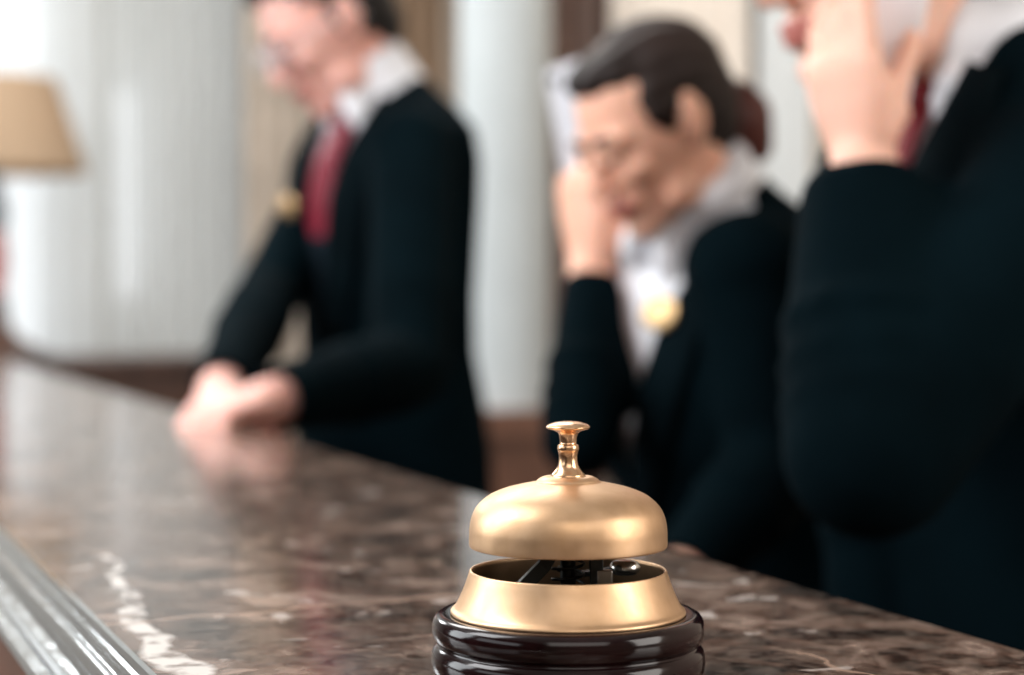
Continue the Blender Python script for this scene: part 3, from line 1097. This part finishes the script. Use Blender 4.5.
    jk.parent = body
    mod(jk, 'SOLIDIFY', thickness=.004, offset=-1)
    # ---- lapels over the edge of the opening
    for q in (-1, 1):
        rows = []
        for i in range(13):
            t = i / 12
            h = .0 - vd * t
            lat = q * (vw * (1 - t) + .002) + vo * t
            w = .012 + cz.get('lapel', .062) * math.sin(PI * min(1, .18 + .75 * (1 - t))) * (1 - .35 * t)
            rows.append((p.C(lat - q * .006, 0, h), p.C(lat + q * w, 0, h - .01)))
        grid_strip('lapel', rows, jtree, p.f, .004, .004, M['suit_satin'], jk, base)
    p.jtree, p.stree, p.jacket, p.shirt = jtree, stree, jk, shirt
    # ---- hair
    hair_fn(p)
    return p


def hair_obj(p, parts, m, name='hair', parent=None, voxel=.005):
    bm = bmesh.new()
    for (x, y, z, a, b_, c_) in parts:  # one ellipsoid per lock
        ell(bm, p.hc + p.R @ (V((x, y, z)) * p.hs), (a * p.hs, b_ * p.hs, c_ * p.hs), p.R)
    o = fuse(name, bm, voxel, m, None, 2)
    # comb the surface into locks
    for v in o.data.vertices:
        q = p.R.inverted() @ (v.co - p.hc)
        n = V(v.normal)
        w = math.sin(math.atan2(q.y, q.z + .02) * 26 + 6 * q.x * 10) * .0016
        v.co += n * w
    shift(o, p.base)
    o.parent = parent or p.root
    return o


def brows(p, m):
    for q in (-1, 1):
        bm = bmesh.new()
        pts = [p.hc + p.R @ (V(v) * p.hs) for v in ((.0900, .012 * q, .0225), (.0905, .028 * q, .0270), (.0815, .046 * q, .0225))]
        chain(bm, pts, [.0035, .0042, .0022], 8, 2)
        o = obj('eyebrow', bm, m, p.root); shift(o, p.base)


def short_hair(m):
    def fn(p):
        hair_obj(p, [(-.024, 0, .046, .096, .0815, .083), (-.040, 0, .012, .078, .0795, .070), (-.062, 0, -.030, .042, .060, .050), (.030, .012, .098, .046, .050, .026), (.050, -.02, .088, .028, .030, .020),
                     (.004, .071, .012, .014, .008, .036), (.004, -.071, .012, .014, .008, .036)], m)
        brows(p, m)
    return fn


def add_tie(p, m, length=.42, w0=.018, w1=.042, stripe=None):
    root = None
    rows = []
    for i in range(20):
        t = i / 19
        w = w0 + (w1 - w0) * t
        if i == 19: w = .004
        h = -.028 - length * t
        rows.append((p.C(-w, 0, h), p.C(w, 0, h)))
    o = grid_strip('tie', rows, p.stree, p.f, .007, .005, m, p.shirt, p.base)
    bm = bmesh.new()
    h = p.stree.ray_cast(p.C(0, .4, -.030), -p.f, .8)[0] or p.C(0, .08, -.03)
    rings(bm, [(h + p.f * .006 + p.up * .018, p.r * .020, p.f * .012, .8), (h + p.f * .009, p.r * .019, p.f * .014, .8), (h + p.f * .008 - p.up * .020, p.r * .012, p.f * .010, .8)], 16)
    k = obj('tie_knot', bm, m, o); shift(k, p.base)
    return o


def add_badge(p, lat, h, w, ht, m=None):
    hit = p.jtree.ray_cast(p.C(lat, .4, h), -p.f, .8)
    c, n = hit[0], hit[1]
    x = p.up.cross(n).normalized(); y = n.cross(x).normalized()
    bm = bmesh.new()
    rings(bm, [(c + n * .006, x * w, y * ht, .9), (c + n * .012, x * w, y * ht, .9), (c + n * .0145, x * w * .85, y * ht * .8, .9)], 28)
    o = obj('badge', bm, m or M['gold'], p.jacket, True, 40); shift(o, p.base)
    bm = bmesh.new()
    rings(bm, [(c + n * .013, x * w * .7, y * ht * .55, .9), (c + n * .0155, x * w * .68, y * ht * .53, .9)], 24)
    k = obj('badge_plate', bm, M['gold'], p.jacket, True, 40); shift(k, p.base)
    k.parent = o


def phone(name, c, along, face, w, l, th, m, label):
    c, a = V(c), V(along).normalized()
    fc = (V(face) - a * V(face).dot(a)).normalized()
    x = a.cross(fc).normalized()
    root = empty(name, c)
    tag(root, label, 'phone')
    def slab(w, l, z0, z1, rad):
        bm = bmesh.new()
        out = []
        for sx, sy, a0 in ((1, 1, 0), (-1, 1, 90), (-1, -1, 180), (1, -1, 270)):
            for k in range(6):
                t = math.radians(a0 + 90 * k / 5)
                out.append((sx * (w - rad) + rad * math.cos(t), sy * (l - rad) + rad * math.sin(t)))
        lo = [bm.verts.new(x * u + a * v + fc * z0) for u, v in out]
        hi = [bm.verts.new(x * u + a * v + fc * z1) for u, v in out]
        bm.faces.new(lo); bm.faces.new(list(reversed(hi)))
        for i in range(len(out)):
            j = (i + 1) % len(out)
            bm.faces.new((lo[i], lo[j], hi[j], hi[i]))
        return bm
    o = obj('phone_body', slab(w / 2, l / 2, -th / 2, th / 2, .009), m, root, True, 40)
    mod(o, 'BEVEL', width=.0015, segments=2, limit_method='ANGLE')
    obj('screen', slab(w / 2 - .004, l / 2 - .010, th / 2, th / 2 + .0006, .005), M['phone_dark'], root, True, 40)
    bm = slab(.006, .006, -th / 2 - .0012, -th / 2, .005)
    for v in bm.verts:
        v.co += a * (l / 2 - .014) + x * (w / 2 - .014)
    obj('camera_lens', bm, M['phone_dark'], root, True, 40)
    return root


# ---- the clerk in glasses, at the left
Lf = V((-.76, -.65, 0))
Ln, Lp = at(384, 96, 2.70), V((-.178, 2.74, .95))
pl = Person(Ln, Lp, Lf, (-.178, 2.74), .93)
def wp(px, py, d): return at(px, py, d)
L_near = dict(shoulder=wp(412, 150, 2.57), elbow=wp(408, 370, 2.34), wrist=wp(262, 403, 2.08), width=1.0,
              hand=dict(d=(-.60, -.80, -.10), pn=(0, 0, -1), thumb=(-.8, .6, 0), curl=(.7, .75, .8, .85), s=.92))
L_far = dict(shoulder=wp(345, 160, 2.84), elbow=wp(268, 296, 2.62), wrist=wp(218, 394, 2.20), width=.92,
             hand=dict(d=(.50, -.85, -.16), pn=(0, 0, -1), thumb=(-1, -.3, 0), curl=(.4, .4, .45, .5)))
def L_hair(p):
    short_hair(M['hair'])(p)
build_person(pl, at(326, 25, 2.66), (-.90, -.43, 0), math.radians(34), 0, [L_near, L_far], M['skin'],
             'person in a black suit, crimson tie and glasses looking down at the counter', L_hair, dict(v_depth=.34, v_width=.062, collar_h=.072, collar_r=.84))
add_tie(pl, M['tie'], .25, .020, .036)
# waistcoat seen in the coat opening
rows = []
for i in range(10):
    t = i / 9
    rows.append((pl.C(-.036 + .026 * t, 0, -.20 - .13 * t), pl.C(.036 - .026 * t, 0, -.20 - .13 * t)))
grid_strip('waistcoat', rows, pl.jtree, pl.f, .001, .004, M['vest'], pl.jacket, pl.base, 11)
add_badge(pl, .074, -.160, .036, .018)
# spectacles
def hp(p, x, y, z): return p.hc + p.R @ (V((x, y, z)) * p.hs)
bm = bmesh.new()
for q in (-1, 1):
    pts = [hp(pl, .104 - abs(math.cos(t)) * .001, .032 * q + .024 * math.cos(t), .001 + .019 * math.sin(t)) for t in [2 * PI * i / 20 for i in range(21)]]
    chain(bm, pts, [.0016] * 21, 8, 1)
    chain(bm, [hp(pl, .103, .056 * q, .006), hp(pl, .060, .076 * q, .008), hp(pl, -.012, .083 * q, .010), hp(pl, -.026, .083 * q, -.012)], [.0016] * 4, 8, 1)
chain(bm, [hp(pl, .104, -.008, .004), hp(pl, .108, 0, .008), hp(pl, .104, .008, .004)], [.0016] * 3, 8, 1)
gl = obj('glasses', bm, M['phone_silver'], pl.root); shift(gl, pl.base)
for q in (-1, 1):
    bm = bmesh.new()
    for x in (.1035, .1045):
        pass
    lo = [bm.verts.new(hp(pl, .1032, .032 * q + .0235 * math.cos(t), .001 + .0185 * math.sin(t)) - pl.base) for t in [2 * PI * i / 24 for i in range(24)]]
    hi = [bm.verts.new(hp(pl, .1048, .032 * q + .0235 * math.cos(t), .001 + .0185 * math.sin(t)) - pl.base) for t in [2 * PI * i / 24 for i in range(24)]]
    bm.faces.new(lo); bm.faces.new(list(reversed(hi)))
    for i in range(24):
        bm.faces.new((lo[i], lo[(i + 1) % 24], hi[(i + 1) % 24], hi[i]))
    obj('lens', bm, M['glass'], gl, False)

# ---- the clerk in the middle
Mf = V((-.80, -.60, 0))
Mn, Mp = at(705, 208, 1.92), V((.275, 2.02, .87))
pm = Person(Mn, Mp, Mf, (.275, 2.02), .94)
M_far = dict(shoulder=wp(622, 268, 2.03), elbow=wp(580, 440, 1.84), wrist=wp(592, 266, 1.955), width=.76,
             hand=dict(d=(-.10, .0, 1), pn=(.75, .55, 0), thumb=(.5, -.8, .1), out=.5, curl=(.55, .6, .7, .85), s=1.06, thumb_curl=.2))
M_near = dict(shoulder=wp(748, 272, 1.83), elbow=wp(775, 468, 1.79), wrist=wp(672, 590, 1.66), width=.92,
              hand=dict(d=(-1, .1, -.15), pn=(0, .8, -.5), thumb=(0, 0, 1), curl=(.6, .65, .7, .8), s=.92))
def M_hair(p):
    hair_obj(p, [(-.026, 0, .042, .094, .081, .080), (-.045, 0, .008, .074, .079, .068), (-.060, 0, -.020, .048, .062, .055), (.026, .0, .086, .050, .054, .026),
                 (.018, .068, .034, .028, .012, .034), (.018, -.068, .034, .028, .012, .034)], M['hair_brown'])
    b = hair_obj(p, [(-.118, .004, -.048, .038, .040, .046), (-.088, 0, -.040, .034, .034, .034), (-.120, .0, -.078, .028, .032, .034)], M['hair_red'], 'hair_bun')
    b['label'] = 'reddish brown low bun of hair'
    brows(p, M['hair_brown'])
build_person(pm, at(652, 127, 1.87), (-.86, -.50, 0), math.radians(30), math.radians(0), [M_far, M_near], M['skin_b'],
             'person with brown hair in a low bun holding a phone, gold badge on black jacket', M_hair,
             dict(v_depth=.30, v_width=.08, shirt=M['shirt'], collar_h=.062, collar_r=.92, lapel=.045, v_off=.05), head_s=.85)
add_badge(pm, -.036, -.085, .023, .0175)

# ---- the clerk nearest, at the right
Rf = V((-.90, -.43, 0))
Rn, Rp = at(980, 62, 1.52), V((.435, 1.56, .90))
pr_ = Person(Rn, Rp, Rf, (.435, 1.56), 1.0)
R_near = dict(shoulder=wp(1052, 195, 1.38), elbow=wp(872, 450, 1.27), wrist=wp(864, 164, 1.37), width=1.12,
              hand=dict(d=(-.22, .06, 1), pn=(.78, .62, .0), thumb=(.5, -1, 0), out=.10, curl=(.22, .28, .34, .42), s=.90, thumb_curl=.5))
R_far = dict(shoulder=wp(915, 185, 1.68), elbow=wp(892, 430, 1.58), wrist=wp(875, 690, 1.54), width=1.0,
             hand=dict(d=(-.2, -.2, -1), pn=(0, .2, -1), thumb=(.5, -1, 0), curl=(.4, .45, .5, .55)))
build_person(pr_, at(880, -58, 1.51), (-.95, -.32, 0), math.radians(10), 0, [R_near, R_far], M['skin_c'],
             'person at far right in black suit and dark red tie with white phone at ear', short_hair(M['hair_brown']), dict(v_depth=.30, v_width=.058, collar_h=.046, collar_r=.82))
add_tie(pr_, M['tie_dark'], .24, .020, .040)

phone('mobile_phone', at(876, 32, 1.40), at(896, -60, 1.40) - at(862, 110, 1.40), (.35, .95, .0), .068, .145, .009, M['phone_white'],
      'white mobile phone held to the ear of the rightmost clerk')
phone('mobile_phone', at(577, 128, 1.975), at(568, 60, 1.975) - at(591, 196, 1.975), (.75, .55, .1), .066, .138, .009, M['phone_silver'],
      'silver mobile phone held by the middle clerk in front of the face')
